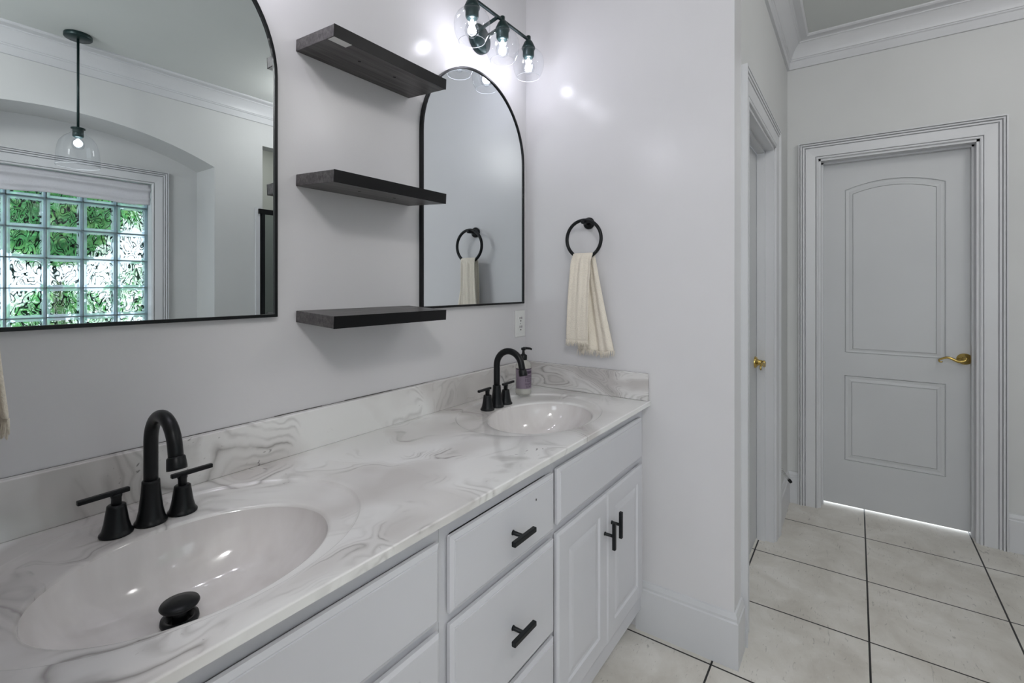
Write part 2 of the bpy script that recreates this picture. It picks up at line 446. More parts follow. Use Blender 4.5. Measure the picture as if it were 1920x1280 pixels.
# west wall with a made-up window opening for the fill lamp
b = MB().box(XW - 0.12, XW, YS - 0.12, -1.3, 0, ZC).box(XW - 0.12, XW, 0.2, YC, 0, ZC).box(XW - 0.12, XW, -1.3, 0.2, 0, 0.9).box(XW - 0.12, XW, -1.3, 0.2, 2.2, ZC)
struct('wall_west', b, M['wall_matte'])
# shower stall walls behind its opening
M['shower_tile'] = mat('shower_tile', (0.42, 0.43, 0.40), 0.35)
b = MB().box(SX0 - 0.1, SX0, YS - 1.0, YS - 0.12, 0, ZC).box(SX1, SX1 + 0.1, YS - 1.0, YS - 0.12, 0, ZC).box(SX0 - 0.1, SX1 + 0.1, YS - 1.1, YS - 1.0, 0, ZC)
b.box(SX0 - 0.1, SX1 + 0.1, YS - 1.1, YS - 0.12, ZC, ZC + 0.1).box(SX0 - 0.1, SX1 + 0.1, YS - 1.1, YS - 0.12, -0.1, 0)
struct('wall_shower', b, M['shower_tile'])

# baseboards -------------------------------------------------------
BBP = [(0, 0), (0.015, 0), (0.015, 0.158), (0.011, 0.163), (0.0115, 0.172), (0.006, 0.188), (0, 0.19)]
def base(name, path):
    b = MB().sweep(BBP, path, fn=lambda x, y, d: (x, y, d)); return struct(name, b, M['trim'])
# path direction keeps the room on its left-hand side
base('baseboard_right', [(OX0 - 0.113, YC), (XT, YC), (XT, 0.70)][::1])
base('baseboard_closet', [(XD, DY1 + 0.101), (XD, YC), (OX1 + 0.101, YC)])
base('baseboard_door', [(XD, YS), (XD, DY0 - 0.105)])
base('baseboard_south', [(AX1, YS), (SX0 - 0.06, YS)])

# crown ------------------------------------------------------------
CP = [(0, 2.658), (0.013, 2.658), (0.013, 2.703), (0.019, 2.707), (0.019, 2.714), (0.024, 2.716)]
for i in range(9):
    a = i / 8 * PI / 2
    q_ = i / 8
    CP.append((0.026 + 0.040 * (0.65 * q_ + 0.35 * (1 - math.cos(a))), 2.722 + 0.062 * (0.65 * q_ + 0.35 * math.sin(a))))
CP += [(0.072, 2.786), (0.072, 2.792), (0.080, 2.795), (0.112, 2.797), (0.120, 2.803), (0.120, ZC), (0, ZC)]
b = MB().sweep(CP, [(XW, YS), (XD, YS), (XD, YC), (XT, YC), (XT, YB), (XL, YB), (XL, YC), (XL - 0.115, YC), (XW, YC)][::1], fn=lambda x, y, d: (x, y, d))
struct('trim_crown', b, M['trim'])

# casings ----------------------------------------------------------
CAS = [(0, 0), (0, 0.011), (0.004, 0.014), (0.009, 0.014), (0.0105, 0.004), (0.0125, 0.004), (0.015, 0.013), (0.024, 0.014), (0.064, 0.018),
       (0.0665, 0.008), (0.0685, 0.008), (0.071, 0.020), (0.078, 0.021), (0.0795, 0.010), (0.0815, 0.010), (0.084, 0.024), (0.0905, 0.026), (0.092, 0.014), (0.094, 0.014), (0.096, 0.027), (0.102, 0.027), (0.102, 0)]
def casing(name, s0, s1, zt, fn, m=None, closed=False, zb=0.0, prof=None):
    path = [(s0, zb), (s0, zt), (s1, zt), (s1, zb)]
    # outward is to the left of this path going up, right, down
    pr = [(w, d) for w, d in (prof or CAS)]
    b = MB().sweep(pr, path, fn=fn, closed=closed)
    return struct(name, b, m or M['trim'])
casing('trim_entry_casing', DY0, DY1, DZ, lambda s, z, d: (XD - d, s, z))
casing('trim_closet_casing', OX0, OX1, OZ, lambda s, z, d: (s, YC - d * 0.8, z))
casing('trim_window_casing', 0.30, 1.396, 2.083, lambda s, z, d: (s, YW + d, z), zb=0.93)
# jambs
b = MB().box(XD, XD + 0.13, DY1 - 0.012, DY1 + 0.005, 0, DZ).box(XD, XD + 0.13, DY0 - 0.005, DY0 + 0.012, 0, DZ).box(XD, XD + 0.13, DY0, DY1, DZ - 0.012, DZ + 0.005)
b.box(XD + 0.062, XD + 0.098, DY1 - 0.022, DY1 - 0.012, 0, DZ - 0.012).box(XD + 0.062, XD + 0.098, DY0 + 0.012, DY0 + 0.022, 0, DZ - 0.012).box(XD + 0.062, XD + 0.098, DY0 + 0.012, DY1 - 0.012, DZ - 0.022, DZ - 0.012)
struct('trim_entry_jamb', b, M['trim'])
b = MB().box(OX0 - 0.003, OX0 + 0.015, YC, YC + 0.12, 0, OZ).box(OX1 - 0.015, OX1 + 0.003, YC, YC + 0.12, 0, OZ).box(OX0, OX1, YC, YC + 0.12, OZ - 0.015, OZ + 0.003)
b.box(OX0 + 0.015, OX0 + 0.026, YC + 0.04, YC + 0.078, 0, OZ - 0.015).box(OX1 - 0.026, OX1 - 0.015, YC + 0.04, YC + 0.078, 0, OZ - 0.015).box(OX0, OX1, YC + 0.04, YC + 0.078, OZ - 0.026, OZ - 0.015)
struct('trim_closet_jamb', b, M['trim'])

# ------------------------------------------------------------------ doors
def recess_panel(b, poly_o, poly_i, fn, depth):
    """moulded groove between two outlines of equal point count: outer edge flush, groove, inner raised field"""
    n = len(poly_o)
    lv = [(0.0, 0.0), (0.02, -depth * 0.9), (0.07, -depth * 0.9), (0.12, -depth * 0.2), (0.20, -depth * 0.35), (0.50, -depth * 0.5), (0.94, -depth * 0.15), (0.96, -depth), (1.0, -depth)]
    vs = []; fs = []
    for t, d in lv:
        for (a0, b0), (a1, b1) in zip(poly_o, poly_i):
            vs.append(fn(a0 + (a1 - a0) * t, b0 + (b1 - b0) * t, d))
    for j in range(len(lv) - 1):
        for i in range(n):
            fs.append((j * n + i, j * n + (i + 1) % n, (j + 1) * n + (i + 1) % n, (j + 1) * n + i))
    k = len(lv) - 1
    # field step up
    for (a1, b1) in poly_i: vs.append(fn(a1, b1, -depth * 0.1))
    for i in range(n): fs.append((k * n + i, k * n + (i + 1) % n, (k + 1) * n + (i + 1) % n, (k + 1) * n + i))
    fs.append(tuple((k + 1) * n + i for i in range(n)))
    b.add(vs, fs)

def arch_poly(y0, y1, z0, zs, rise, n=16):
    c = (y0 + y1) / 2; h = (y1 - y0) / 2; R = (h * h + rise * rise) / (2 * rise)
    top = []
    for i in range(n + 1):
        y = y1 + (y0 - y1) * i / n
        top.append((y, zs + math.sqrt(R * R - (y - c) ** 2) - (R - rise)))
    return [(y0, z0), (y1, z0)] + top

# entry door slab: front skin with holes built from strips
XF = 3.538
fd = lambda y, z, d: (XF - d, y, z)
Y0, Y1, Z0, Z1 = DY0 + 0.014, DY1 - 0.014, 0.014, DZ - 0.014
upo = arch_poly(-0.402, 0.054, 0.932, 1.905, 0.045); upi = arch_poly(-0.361, 0.013, 0.958, 1.877, 0.034)
loo = [(-0.402, 0.286), (0.056, 0.286), (0.056, 0.795), (-0.402, 0.795)]; loi = [(-0.364, 0.322), (0.018, 0.322), (0.018, 0.758), (-0.364, 0.758)]
root = thing('x', 'x', 'x')
bpy.data.objects.remove(root)
b = MB()
def skin(b, fn, polys):
    for pl in polys: b.add([fn(a, z, 0) for a, z in pl], [tuple(range(len(pl)))])
topcurve = upo[2:]
skin(b, fd, [[(Y0, Z0), (Y1, Z0), (Y1, 0.286), (Y0, 0.286)],
             [(Y0, 0.286), (-0.402, 0.286), (-0.402, 0.795), (Y0, 0.795)], [(0.056, 0.286), (Y1, 0.286), (Y1, 0.795), (0.056, 0.795)],
             [(Y0, 0.795), (Y1, 0.795), (Y1, 0.932), (Y0, 0.932)],
             [(Y0, 0.932), (-0.402, 0.932), (-0.402, 1.905), (Y0, 1.905)], [(0.054, 0.932), (Y1, 0.932), (Y1, 1.905), (0.054, 1.905)],
             [(Y0, 1.905), (-0.402, 1.905)] + topcurve[::-1][1:-1] + [(0.054, 1.905), (Y1, 1.905), (Y1, Z1), (Y0, Z1)]])
recess_panel(b, upo, upi, fd, 0.007)
recess_panel(b, loo, loi, fd, 0.007)
b.add([(XF, Y0, Z0), (XF, Y1, Z0), (XF, Y1, Z1), (XF, Y0, Z1), (XF + 0.034, Y0, Z0), (XF + 0.034, Y1, Z0), (XF + 0.034, Y1, Z1), (XF + 0.034, Y0, Z1)],
      [(4, 5, 6, 7), (0, 1, 5, 4), (1, 2, 6, 5), (2, 3, 7, 6), (3, 0, 4, 7)])
d1 = b.build('door_1', M['door']); tag(d1, 'white entry door with an arched upper panel and a rectangular lower panel', None, None, 'structure')
def lever(parent, c, nrm, side, bend=1):
    """oval rose on the face, s-shaped lever; nrm = unit normal out of the door, side = direction of the lever"""
    N = Vector(nrm); Sd = Vector(side); C0 = Vector(c); U = Vector((0, 0, 1))
    b = MB(); vs = []; fs = []; n = 28
    for (k, d) in ((1.0, 0.0), (1.0, 0.004), (0.86, 0.010), (0.55, 0.013), (0.45, 0.020), (0.40, 0.034)):
        for i in range(n):
            a = 2 * PI * i / n
            rr = (0.034 * k, 0.030 * k) if k > 0.6 else (0.032 * k, 0.032 * k)
            vs.append(C0 + Sd * (rr[0] * math.cos(a)) + U * (rr[1] * math.sin(a)) + N * d)
    for j in range(5):
        for i in range(n): fs.append((j * n + i, j * n + (i + 1) % n, (j + 1) * n + (i + 1) % n, (j + 1) * n + i))
    fs.append(tuple(5 * n + i for i in range(n)))
    b.add(vs, fs, True); b.build('rose', M['brass'], parent)
    b = MB(); pts = []; rad = []
    for i in range(17):
        t = i / 16
        pts.append(C0 + N * (0.042 + 0.006 * math.sin(t * PI)) + Sd * (0.105 * t - 0.004) + U * (0.010 * math.sin(t * 2 * PI + PI) * bend - 0.004 * t))
        rad.append(0.0095 * (1 - 0.45 * t))
    e = pts[-1]
    for i in range(1, 7):
        a = i / 6 * 4.2
        pts.append(e + Sd * (0.008 * math.sin(a)) * 1.0 + U * (-0.008 * (1 - math.cos(a)))); rad.append(0.005 - 0.0003 * i)
    b.tube(pts, 0.008, 10, radii=rad)
    b.lathe([(0.0, -0.002), (0.011, 0), (0.013, 0.008), (0.012, 0.014), (0, 0.016)], (0, 0, 0), 18, 'z')
    k = len(b.v) - 18 * 5
    q = N.to_track_quat('Z', 'Y').to_matrix()
    for i in range(k, len(b.v)): b.v[i] = tuple(q @ Vector(b.v[i]) + C0 + N * 0.034)
    b.build('lever', M['brass'], parent)
h = bpy.data.objects.new('door_handle', None); COL.objects.link(h); h.parent = d1; h['label'] = 'polished brass lever handle with oval rose'
lever(h, (XF, -0.478, 0.938), (-1, 0, 0), (0, 1, 0))

# closet door
b = MB().box(OX0 + 0.017, OX1 - 0.022, YC + 0.080, YC + 0.115, 0.01, OZ - 0.028)
d2 = b.build('door_2', M['door']); tag(d2, 'white closet door seen edge-on inside its casing', None, None, 'structure')
h = bpy.data.objects.new('door_handle', None); COL.objects.link(h); h.parent = d2; h['label'] = 'small brass lever handle'
lever(h, (2.775, YC + 0.080, 0.937), (0, -1, 0), (-1, 0, 0))

# spring door stop
t = thing('door_stop', 'small dark spring door stop low on the closet wall beside the baseboard', 'door stop', (3.13, YC, 0.29))
b = MB().lathe([(0.012, 0), (0.012, -0.004), (0.006, -0.008), (0, -0.008)], (0, 0, 0), 16, 'y'); b.build('base', M['chrome'], t)
pts = [(0.006 * math.cos(a * 0.9), -0.008 - 0.0009 * a, 0.006 * math.sin(a * 0.9)) for a in range(0, 60)]
b = MB().tube(pts, 0.0012, 6); b.build('spring', M['chrome'], t)
b = MB().lathe([(0.008, -0.06), (0.009, -0.066), (0.009, -0.078), (0.006, -0.082), (0, -0.083)], (0, 0, 0), 16, 'y'); b.build('rubber_tip', M['black'], t)
t.rotation_euler = (0.9, 0, 0)

# ------------------------------------------------------------------ countertop with two moulded basins
ZT, TH = 0.890, 0.0165
CY0, CY1 = 0.644, 1.222
CX0, CX1 = XL + 0.001, XT - 0.001
N = 160
def ell(cx, cy, rx, ry, a): return (cx + rx * math.cos(a), cy + ry * math.sin(a))
def counter():
    top = MB(); basins = []
    cells = []
    for (cx, hw) in ((0.358, 0.3215), (1.430, 0.3215)):
        x0, x1 = cx - hw, cx + hw
        cells.append((x0, x1))
        y0, y1 = CY0 + 0.004, CY1
        rc = (cx + 0.008, 0.936); bc = (cx - 0.001, 0.888)
        loops = []
        # rectangle loop by ray casting from the ring centre, corners snapped
        angs = [2 * PI * i / N for i in range(N)]
        for (qx, qy) in ((x0, y0), (x1, y0), (x1, y1), (x0, y1)):
            a = math.atan2(qy - rc[1], qx - rc[0]) % (2 * PI)
            k = min(range(N), key=lambda i: abs(angs[i] - a)); angs[k] = a
        def rect(a):
            dx, dy = math.cos(a), math.sin(a); ts = []
            if abs(dx) > 1e-9: ts.append(((x1 if dx > 0 else x0) - rc[0]) / dx)
            if abs(dy) > 1e-9: ts.append(((y1 if dy > 0 else y0) - rc[1]) / dy)
            q = min(ts); return (rc[0] + q * dx, rc[1] + q * dy)
        R = [rect(a) for a in angs]
        def el(c, rx, ry):
            o = []
            for a in angs:
                dx, dy = math.cos(a), math.sin(a); q = 1 / math.sqrt((dx / rx) ** 2 + (dy / ry) ** 2)
                o.append((c[0] + q * dx, c[1] + q * dy))
            return o
        ro = el(rc, 0.302, 0.236)
        L = [[(x, y, ZT) for x, y in R], [(x, y, ZT) for x, y in ro]]
        for k, dz in ((0.994, -0.0004), (0.988, -0.0020), (0.976, -0.0050), (0.962, -0.0058)):
            L.append([(x, y, ZT + dz) for x, y in el(rc, 0.302 * k, 0.236 * k)])
        inner = el(rc, 0.302 * 0.962, 0.236 * 0.962)
        rim = el(bc, 0.222, 0.170)
        for t_ in (0.2, 0.4, 0.6, 0.8, 1.0):
            L.append([(a[0] + (c[0] - a[0]) * t_, a[1] + (c[1] - a[1]) * t_, ZT - 0.0058 - 0.0010 * t_) for a, c in zip(inner, rim)])
        for k, dz in ((0.985, -0.0074), (0.970, -0.0090), (0.960, -0.0122)):
            L.append([(x, y, ZT + dz) for x, y in el(bc, 0.222 * k, 0.170 * k)])
        vs = [p_ for l_ in L for p_ in l_]; fs = []
        for j in range(len(L) - 1):
            for i in range(N): fs.append((j * N + i, j * N + (i + 1) % N, (j + 1) * N + (i + 1) % N, (j + 1) * N + i))
        top.add(vs, fs, True)
        # bowl
        bw = MB(); LL = []
        NR = 22; D = 0.112
        for j in range(NR + 1):
            th = j / NR * PI / 2
            rho = max(math.cos(th) ** 0.62, 0.0) if j < NR else 0.0
            z = ZT - 0.0122 - D * math.sin(th) ** 1.15
            sh = 1 - rho
            c_ = (bc[0] - 0.012 * sh, bc[1] + 0.045 * sh)
            rx, ry = 0.222 * 0.96, 0.170 * 0.96
            if rho * ry < 0.018:
                rho = 0.018 / ry; rx = ry; LL.append([(x, y, z) for x, y in el(c_, 0.018, 0.018)]); break
            LL.append([(x, y, z) for x, y in el(c_, rx * rho, ry * rho)])
        vs = [p_ for l_ in LL for p_ in l_]; fs = []
        for j in range(len(LL) - 1):
            for i in range(N): fs.append((j * N + i, j * N + (i + 1) % N, (j + 1) * N + (i + 1) % N, (j + 1) * N + i))
        fs.append(tuple((len(LL) - 1) * N + i for i in range(N)))
        bw.add(vs, fs, True)
        basins.append((bw, LL[-1][0][2], (bc[0] - 0.012, bc[1] + 0.045)))
    y0, y1 = CY0 + 0.004, CY1
    def flat(x0, x1):
        top.add([(x0, y0, ZT), (x1, y0, ZT), (x1, y1, ZT), (x0, y1, ZT)], [(0, 1, 2, 3)], True)
    flat(CX0, cells[0][0]); flat(cells[0][1], cells[1][0]); flat(cells[1][1], CX1)
    # rounded nose, front edge, underside lip
    nose = [(y0, ZT), (y0 - 0.002, ZT - 0.0003), (y0 - 0.0034, ZT - 0.0010), (y0 - 0.004, ZT - 0.0024), (y0 - 0.004, ZT - TH), (y0 + 0.05, ZT - TH)]
    vs = []; fs = []
    for y, z in nose: vs += [(CX0, y, z), (CX1, y, z)]
    for j in range(len(nose) - 1): fs.append((2 * j, 2 * j + 1, 2 * j + 3, 2 * j + 2))
    top.add(vs, fs[:3], True); top.add(vs, fs[3:], False)
    return top, basins
top, basins = counter()
ct = thing('vanity_countertop', 'long white and grey swirled marble vanity countertop with two moulded oval basins', 'countertop', (0.93, 0.93, ZT))
def under(o, parent):
    """parent keeping world-space mesh coordinates"""
    o.parent = parent
    o.matrix_parent_inverse = Matrix.Identity(4)
    off = Vector(parent.location)
    for v in o.data.vertices: v.co -= off
    return o
o = under(top.build('counter_slab', M['marble']), ct)
bm = bmesh.new(); bm.from_mesh(o.data); bmesh.ops.remove_doubles(bm, verts=bm.verts, dist=0.0002); bmesh.ops.recalc_face_normals(bm, faces=bm.faces)
if sum(f.normal.z for f in bm.faces) < 0: bmesh.ops.reverse_faces(bm, faces=bm.faces)
bm.to_mesh(o.data); bm.free()
DR = []
for bw, zb, c in basins:
    o = under(bw.build('sink_basin', M['basin']), ct); DR.append((c, zb))
    o['label'] = 'glossy warm grey oval basin bowl'
    ov = MB().lathe([(0.0125, 0.003), (0.0125, 0.0), (0.009, -0.002), (0.009, -0.012)], (0, 0, 0), 20, 'z')
b = MB().box(CX0, CX1 - 0.018, 1.2015, 1.221, ZT, 0.9965); under(b.build('back_splash', M['marble'], bevel=0.002), ct)
b = MB().box(CX1 - 0.019, CX1, 0.650, 1.221, ZT, 0.9955); under(b.build('side_splash', M['marble_side'], bevel=0.003), ct)
b = MB().box(CX0, CX0 + 0.004, 0.650, 1.2, ZT, 0.994)
b = MB()
rx = CX0
while rx < CX1 - 0.03:
    ln_ = random.uniform(0.05, 0.25); x1 = min(rx + ln_, CX1 - 0.02); b.box(rx, x1, 1.2185, 1.2215, 0.9955, 0.9955 + random.uniform(0.001, 0.003)); rx = x1
o = under(b.build('caulk_line', M['caulk']), ct); o['label'] = 'dark cracked caulk line'
# pop-up stoppers
def stopper(c, zb, label):
    t = thing('sink_stopper', label, 'sink stopper', (c[0], c[1], zb))
    MB().lathe([(0.0270, 0.0005), (0.0285, 0.004), (0.0275, 0.010), (0.021, 0.010), (0.018, 0.001)], (0, 0, 0), 32).build('flange', M['black'], t)
    MB().lathe([(0.011, -0.002), (0.011, 0.027), (0, 0.027)], (0, 0, 0), 20).build('stem', M['black'], t)
    MB().lathe([(0.0, 0.026), (0.022, 0.026), (0.0280, 0.028), (0.0295, 0.031), (0.028, 0.034), (0.014, 0.0365), (0, 0.037)], (0, 0, 0), 40).build('cap', M['black'], t)
stopper(*DR[0], 'black raised pop-up stopper in the nearer basin on the left')
stopper(*DR[1], 'black pop-up stopper down in the farther right basin')

# ------------------------------------------------------------------ faucets
def faucet(x, y, label, sp):
    t = thing('faucet', label, 'faucet', (x, y, ZT - 0.0062), 0, 'widespread black faucets')
    bell = [(0.0262, 0), (0.0268, 0.002), (0.0264, 0.0045), (0.0242, 0.006), (0.0225, 0.012), (0.0195, 0.026), (0.0178, 0.042), (0.0158, 0.060), (0.0148, 0.076), (0.0145, 0.080), (0.0115, 0.081)]
    MB().lathe(bell, (0, 0, 0), 36).build('spout_base', M['black'], t)
    pts = [(0, 0, 0.07), (0, 0, 0.10), (0, 0, 0.13), (0, 0, 0.148)]
    R = 0.056; zc = 0.154
    A = PI * 0.93
    for i in range(21):
        a = A * i / 20
        pts.append((0, -R + R * math.cos(a), zc + R * math.sin(a)))
    tx, tz = -math.sin(A), math.cos(A)
    e = pts[-1]
    for d in (0.012, 0.024): pts.append((0, e[1] + tx * d, e[2] + tz * d))
    MB().tube(pts, 0.0118, 20).build('spout', M['black'], t)
    e2 = pts[-1]
    b = MB().tube([(0, e2[1] - tx * 0.006, e2[2] - tz * 0.006), (0, e2[1] - tx * 0.004, e2[2] - tz * 0.004), (0, e2[1] + tx * 0.012, e2[2] + tz * 0.012), (0, e2[1] + tx * 0.0165, e2[2] + tz * 0.0165)], 0.0145, 22, radii=[0.0128, 0.0145, 0.0158, 0.0158])
    b.build('aerator', M['black'], t)
    for s_, ang, off in ((-1, PI + 0.06, 0.012), (1, 0.04, 0.012)):
        hx = s_ * sp
        h = bpy.data.objects.new('handle', None); COL.objects.link(h); h.parent = t; h.location = (hx, 0.0, 0)
        cone = [(0.0252, 0), (0.0259, 0.002), (0.0255, 0.0042), (0.0232, 0.006), (0.0216, 0.010), (0.0187, 0.022), (0.0168, 0.035), (0.0148, 0.048), (0.0142, 0.0525), (0.012, 0.054), (0.008, 0.054)]
        MB().lathe(cone, (0, 0, 0), 32).build('handle_base', M['black'], h)
        b = MB().lathe([(0.0078, 0.05), (0.0078, 0.066), (0.0088, 0.068), (0.0088, 0.074)], (0, 0, 0), 20)
        d = Vector((math.cos(ang), math.sin(ang), 0.0))
        a_ = -d * 0.020; e_ = d * 0.056
        b.bar(a_ + Vector((0, 0, 0.0755)), e_ + Vector((0, 0, 0.0755)), 0.0095, 0.0085)
        b.build('lever', M['black'], h, bevel=0.0018)
    return t
faucet(0.357, 1.096, 'matte black gooseneck faucet behind the nearer left basin', 0.053)
faucet(1.441, 1.090, 'matte black gooseneck faucet behind the farther right basin, beside the soap bottle', 0.056)

# ------------------------------------------------------------------ vanity cabinets
FY, FR, FB = 0.660, 0.679, 0.685   # door face, frame face
def raised_panel(b, x0, x1, z0, z1, arch=False):
    """cabinet door slab y FY..FR with sloped outer edge and a raised centre field"""
    L = [(0.0, FR, 0), (0.0, FY + 0.007, 0), (0.005, FY, 0)]
    I = [(0.055, FY), (0.060, FY + 0.005), (0.068, FY + 0.005), (0.080, FY + 0.002), (0.090, FY + 0.0008)]
    seq = [(0.0, FR - 0.005), (0.0, FY + 0.006), (0.006, FY + 0.0005), (0.010, FY)] + I
    vs = []; fs = []
    for o_, y in seq: vs += [(x0 + o_, y, z0 + o_), (x1 - o_, y, z0 + o_), (x1 - o_, y, z1 - o_), (x0 + o_, y, z1 - o_)]
    for j in range(len(seq) - 1):
        for i in range(4): fs.append((j * 4 + i, j * 4 + (i + 1) % 4, (j + 1) * 4 + (i + 1) % 4, (j + 1) * 4 + i))
    k = (len(seq) - 1) * 4
    fs += [(k, k + 1, k + 2, k + 3), (3, 2, 1, 0)]
    return b.add(vs, fs)
def slab(b, x0, x1, z0, z1):
    seq = [(0.0, FR - 0.005), (0.0, FY + 0.006), (0.0085, FY + 0.0015), (0.0092, FY + 0.0022), (0.0105, FY + 0.0022), (0.0115, FY)]
    vs = []; fs = []
    for o_, y in seq: vs += [(x0 + o_, y, z0 + o_), (x1 - o_, y, z0 + o_), (x1 - o_, y, z1 - o_), (x0 + o_, y, z1 - o_)]
    for j in range(len(seq) - 1):
        for i in range(4): fs.append((j * 4 + i, j * 4 + (i + 1) % 4, (j + 1) * 4 + (i + 1) % 4, (j + 1) * 4 + i))
    k = (len(seq) - 1) * 4
    fs += [(k, k + 1, k + 2, k + 3), (3, 2, 1, 0)]
    return b.add(vs, fs)
def pull(parent, x, z, vertical):
    h = bpy.data.objects.new('handle', None); COL.objects.link(h); h.parent = parent
    h.location = Vector((x, FY, z)) - Vector(parent_world(parent))
    MB().lathe([(0.0065, 0), (0.005, -0.003), (0.0048, -0.030)], (0, 0, 0), 14, 'y').build('post', M['pull'], h)
    b = MB()
    if vertical: b.box(-0.006, 0.006, -0.038, -0.027, -0.043, 0.043)
    else: b.box(-0.045, 0.045, -0.038, -0.027, -0.006, 0.006)
    b.build('bar', M['pull'], h, bevel=0.0018)
def parent_world(o):
    v = Vector((0, 0, 0))
    while o: v += o.location; o = o.parent
    return v
def cab(x0, x1, label):
    t = thing('vanity_cabinet', label, 'vanity cabinet', ((x0 + x1) / 2, 0.95, 0))
    c = ZT - TH - 0.001
    b = MB()
    return t, b, c
def sub(mb, name, m, t, bevel=0):
    o = mb.build(name, m, bevel=bevel); o.parent = t
    off = parent_world(t)
    for v in o.data.vertices: v.co -= off
    return o
def frame(t, x0, x1, openings, ztop):
    """face frame built as rails and stiles around the openings + carcass"""
    b = MB()
    b.box(x0, x1, FR, FR + 0.019, ztop - 0.045, ztop)
    b.box(x0, x1, FR, FR + 0.019, 0.085, 0.150)
    b.box(x0, x0 + 0.03, FR, FR + 0.019, 0.150, ztop - 0.045).box(x1 - 0.03, x1, FR, FR + 0.019, 0.150, ztop - 0.045)
    for z in openings: b.box(x0 + 0.03, x1 - 0.03, FR, FR + 0.019, z - 0.018, z + 0.018)
    sub(b, 'face_frame', M['cabinet'], t)
    b = MB().box(x0, x0 + 0.016, FR + 0.019, 1.2, 0.085, ztop).box(x1 - 0.016, x1, FR + 0.019, 1.2, 0.085, ztop).box(x0 + 0.016, x1 - 0.016, FR + 0.019, 1.2, 0.085, 0.10).box(x0 + 0.016, x1 - 0.016, 1.19, 1.2, 0.10, ztop)
    b.box(x0, x1, 0.735, 0.75, 0, 0.085)
    sub(b, 'carcass', M['cabinet'], t)
zt = ZT - TH
# left sink cabinet
t, _, _ = cab(XL + 0.001, 0.705, 'white sink base cabinet under the nearer left basin')
frame(t, XL + 0.001, 0.7045, [0.667], zt)
sub(slab(MB(), 0.075, 0.692, 0.676, 0.831), 'false_front', M['cabinet'], t)
for (a, c_, hx) in ((0.075, 0.381, 0.36), (0.385, 0.692, 0.405)):
    d = sub(raised_panel(MB(), a, c_, 0.165, 0.655), 'door', M['cabinet'], t); pull(d, hx, 0.54, True)
# drawers
t, _, _ = cab(0.705, 1.142, 'white vanity cabinet with three stacked drawers between the two sink cabinets')
frame(t, 0.7055, 1.1415, [0.665, 0.394], zt)
for z0, z1 in ((0.674, 0.829), (0.402, 0.652), (0.165, 0.388)):
    d = sub(slab(MB(), 0.724, 1.133, z0, z1), 'drawer', M['cabinet'], t)
    pull(d, 0.936, (z0 + z1) / 2, False)
    if z1 > 0.8:
        o = MB().box(1.0355, 1.0395, FY - 0.0004, FY, 0.790, 0.795); o = sub(o, 'old_screw_hole', M['dark'], t); o.parent = t
# right sink cabinet
t, _, _ = cab(1.142, XT - 0.001, 'white sink base cabinet under the farther right basin, touching the towel wall')
frame(t, 1.1425, XT - 0.001, [0.667], zt)
sub(slab(MB(), 1.153, 1.790, 0.680, 0.833), 'false_front', M['cabinet'], t)
for (a, c_, hx) in ((1.150, 1.470, 1.449), (1.472, 1.795, 1.503)):
    d = sub(raised_panel(MB(), a, c_, 0.160, 0.656), 'door', M['cabinet'], t); pull(d, hx, 0.535 if hx < 1.46 else 0.55, True)

# ------------------------------------------------------------------ arched mirrors
def mirror(x0, x1, z0, z1, label):
    w = x1 - x0; R = w / 2; zs = z1 - R
    t = thing('arched_mirror', label, 'mirror', ((x0 + x1) / 2, YB, z0), 0, 'arched mirrors over the sinks')
    def outline(off):
        r = R - off
        pts = [(-r, off), (r, off)]
        for i in range(41):
            a = PI * i / 40
            pts.append((r * math.cos(a), zs - z0 + r * math.sin(a)))
        return pts
    yF, yG = -0.017, -0.012
    b = MB(); pts = outline(0.004)
    b.prism(pts, lambda a, z, d: (a, d, z), -0.003, yG); b.build('mirror_glass', M['mirror'], t)
    # frame: rectangular section swept round the outline
    path = outline(0.0)
    prof = [(0, -0.001), (0.0078, -0.001), (0.0078, yF), (0, yF)]
    b = MB().sweep(prof, path, closed=True, fn=lambda a, z, d: (a, d, z)); b.build('frame', M['black'], t, bevel=0.0012)
mirror(0.0420, 0.6665, 1.2540, 2.176, 'nearer arched mirror with thin black frame at the left, reflecting the glass block window')
mirror(1.1730, 1.7980, 1.2540, 2.176, 'arched mirror with thin black frame near the corner, reflecting the towel ring')

# ------------------------------------------------------------------ floating shelves
def shelf(z1, label, sticker=False):
    t = thing('floating_shelf', label, 'shelf', (0.9255, YB - 0.002, z1), 0, 'three black floating shelves')
    t.rotation_euler = (0.055, 0, 0)
    b = MB().box(-0.201, 0.201, -0.168, 0, -0.031, 0); b.build('board', M['shelf'], t, bevel=0.0015)
    MB().box(-0.2012, 0.2012, -0.1692, -0.1675, -0.0312, 0.0002).build('shaded_front', M['edge'], t)  # thin dark skin that paints in the shade on the front
    for x in (-0.073, 0.052):
        MB().lathe([(0.0045, -0.0314), (0.0045, -0.0308)], (x, -0.100, 0), 16).build('screw_hole', M['dark'], t)
    if sticker:
        o = MB().box(-0.199, -0.147, -0.171 + 0.003, -0.171 + 0.030, -0.0316, -0.0311).build('price_sticker', M['plastic'], t); o['label'] = 'small pale paper sticker'
shelf(1.991, 'topmost of the three black floating shelves, with a pale sticker underneath', True)
shelf(1.631, 'middle black floating shelf between the mirrors')
shelf(1.267, 'lowest of the three black floating shelves, its top face showing')

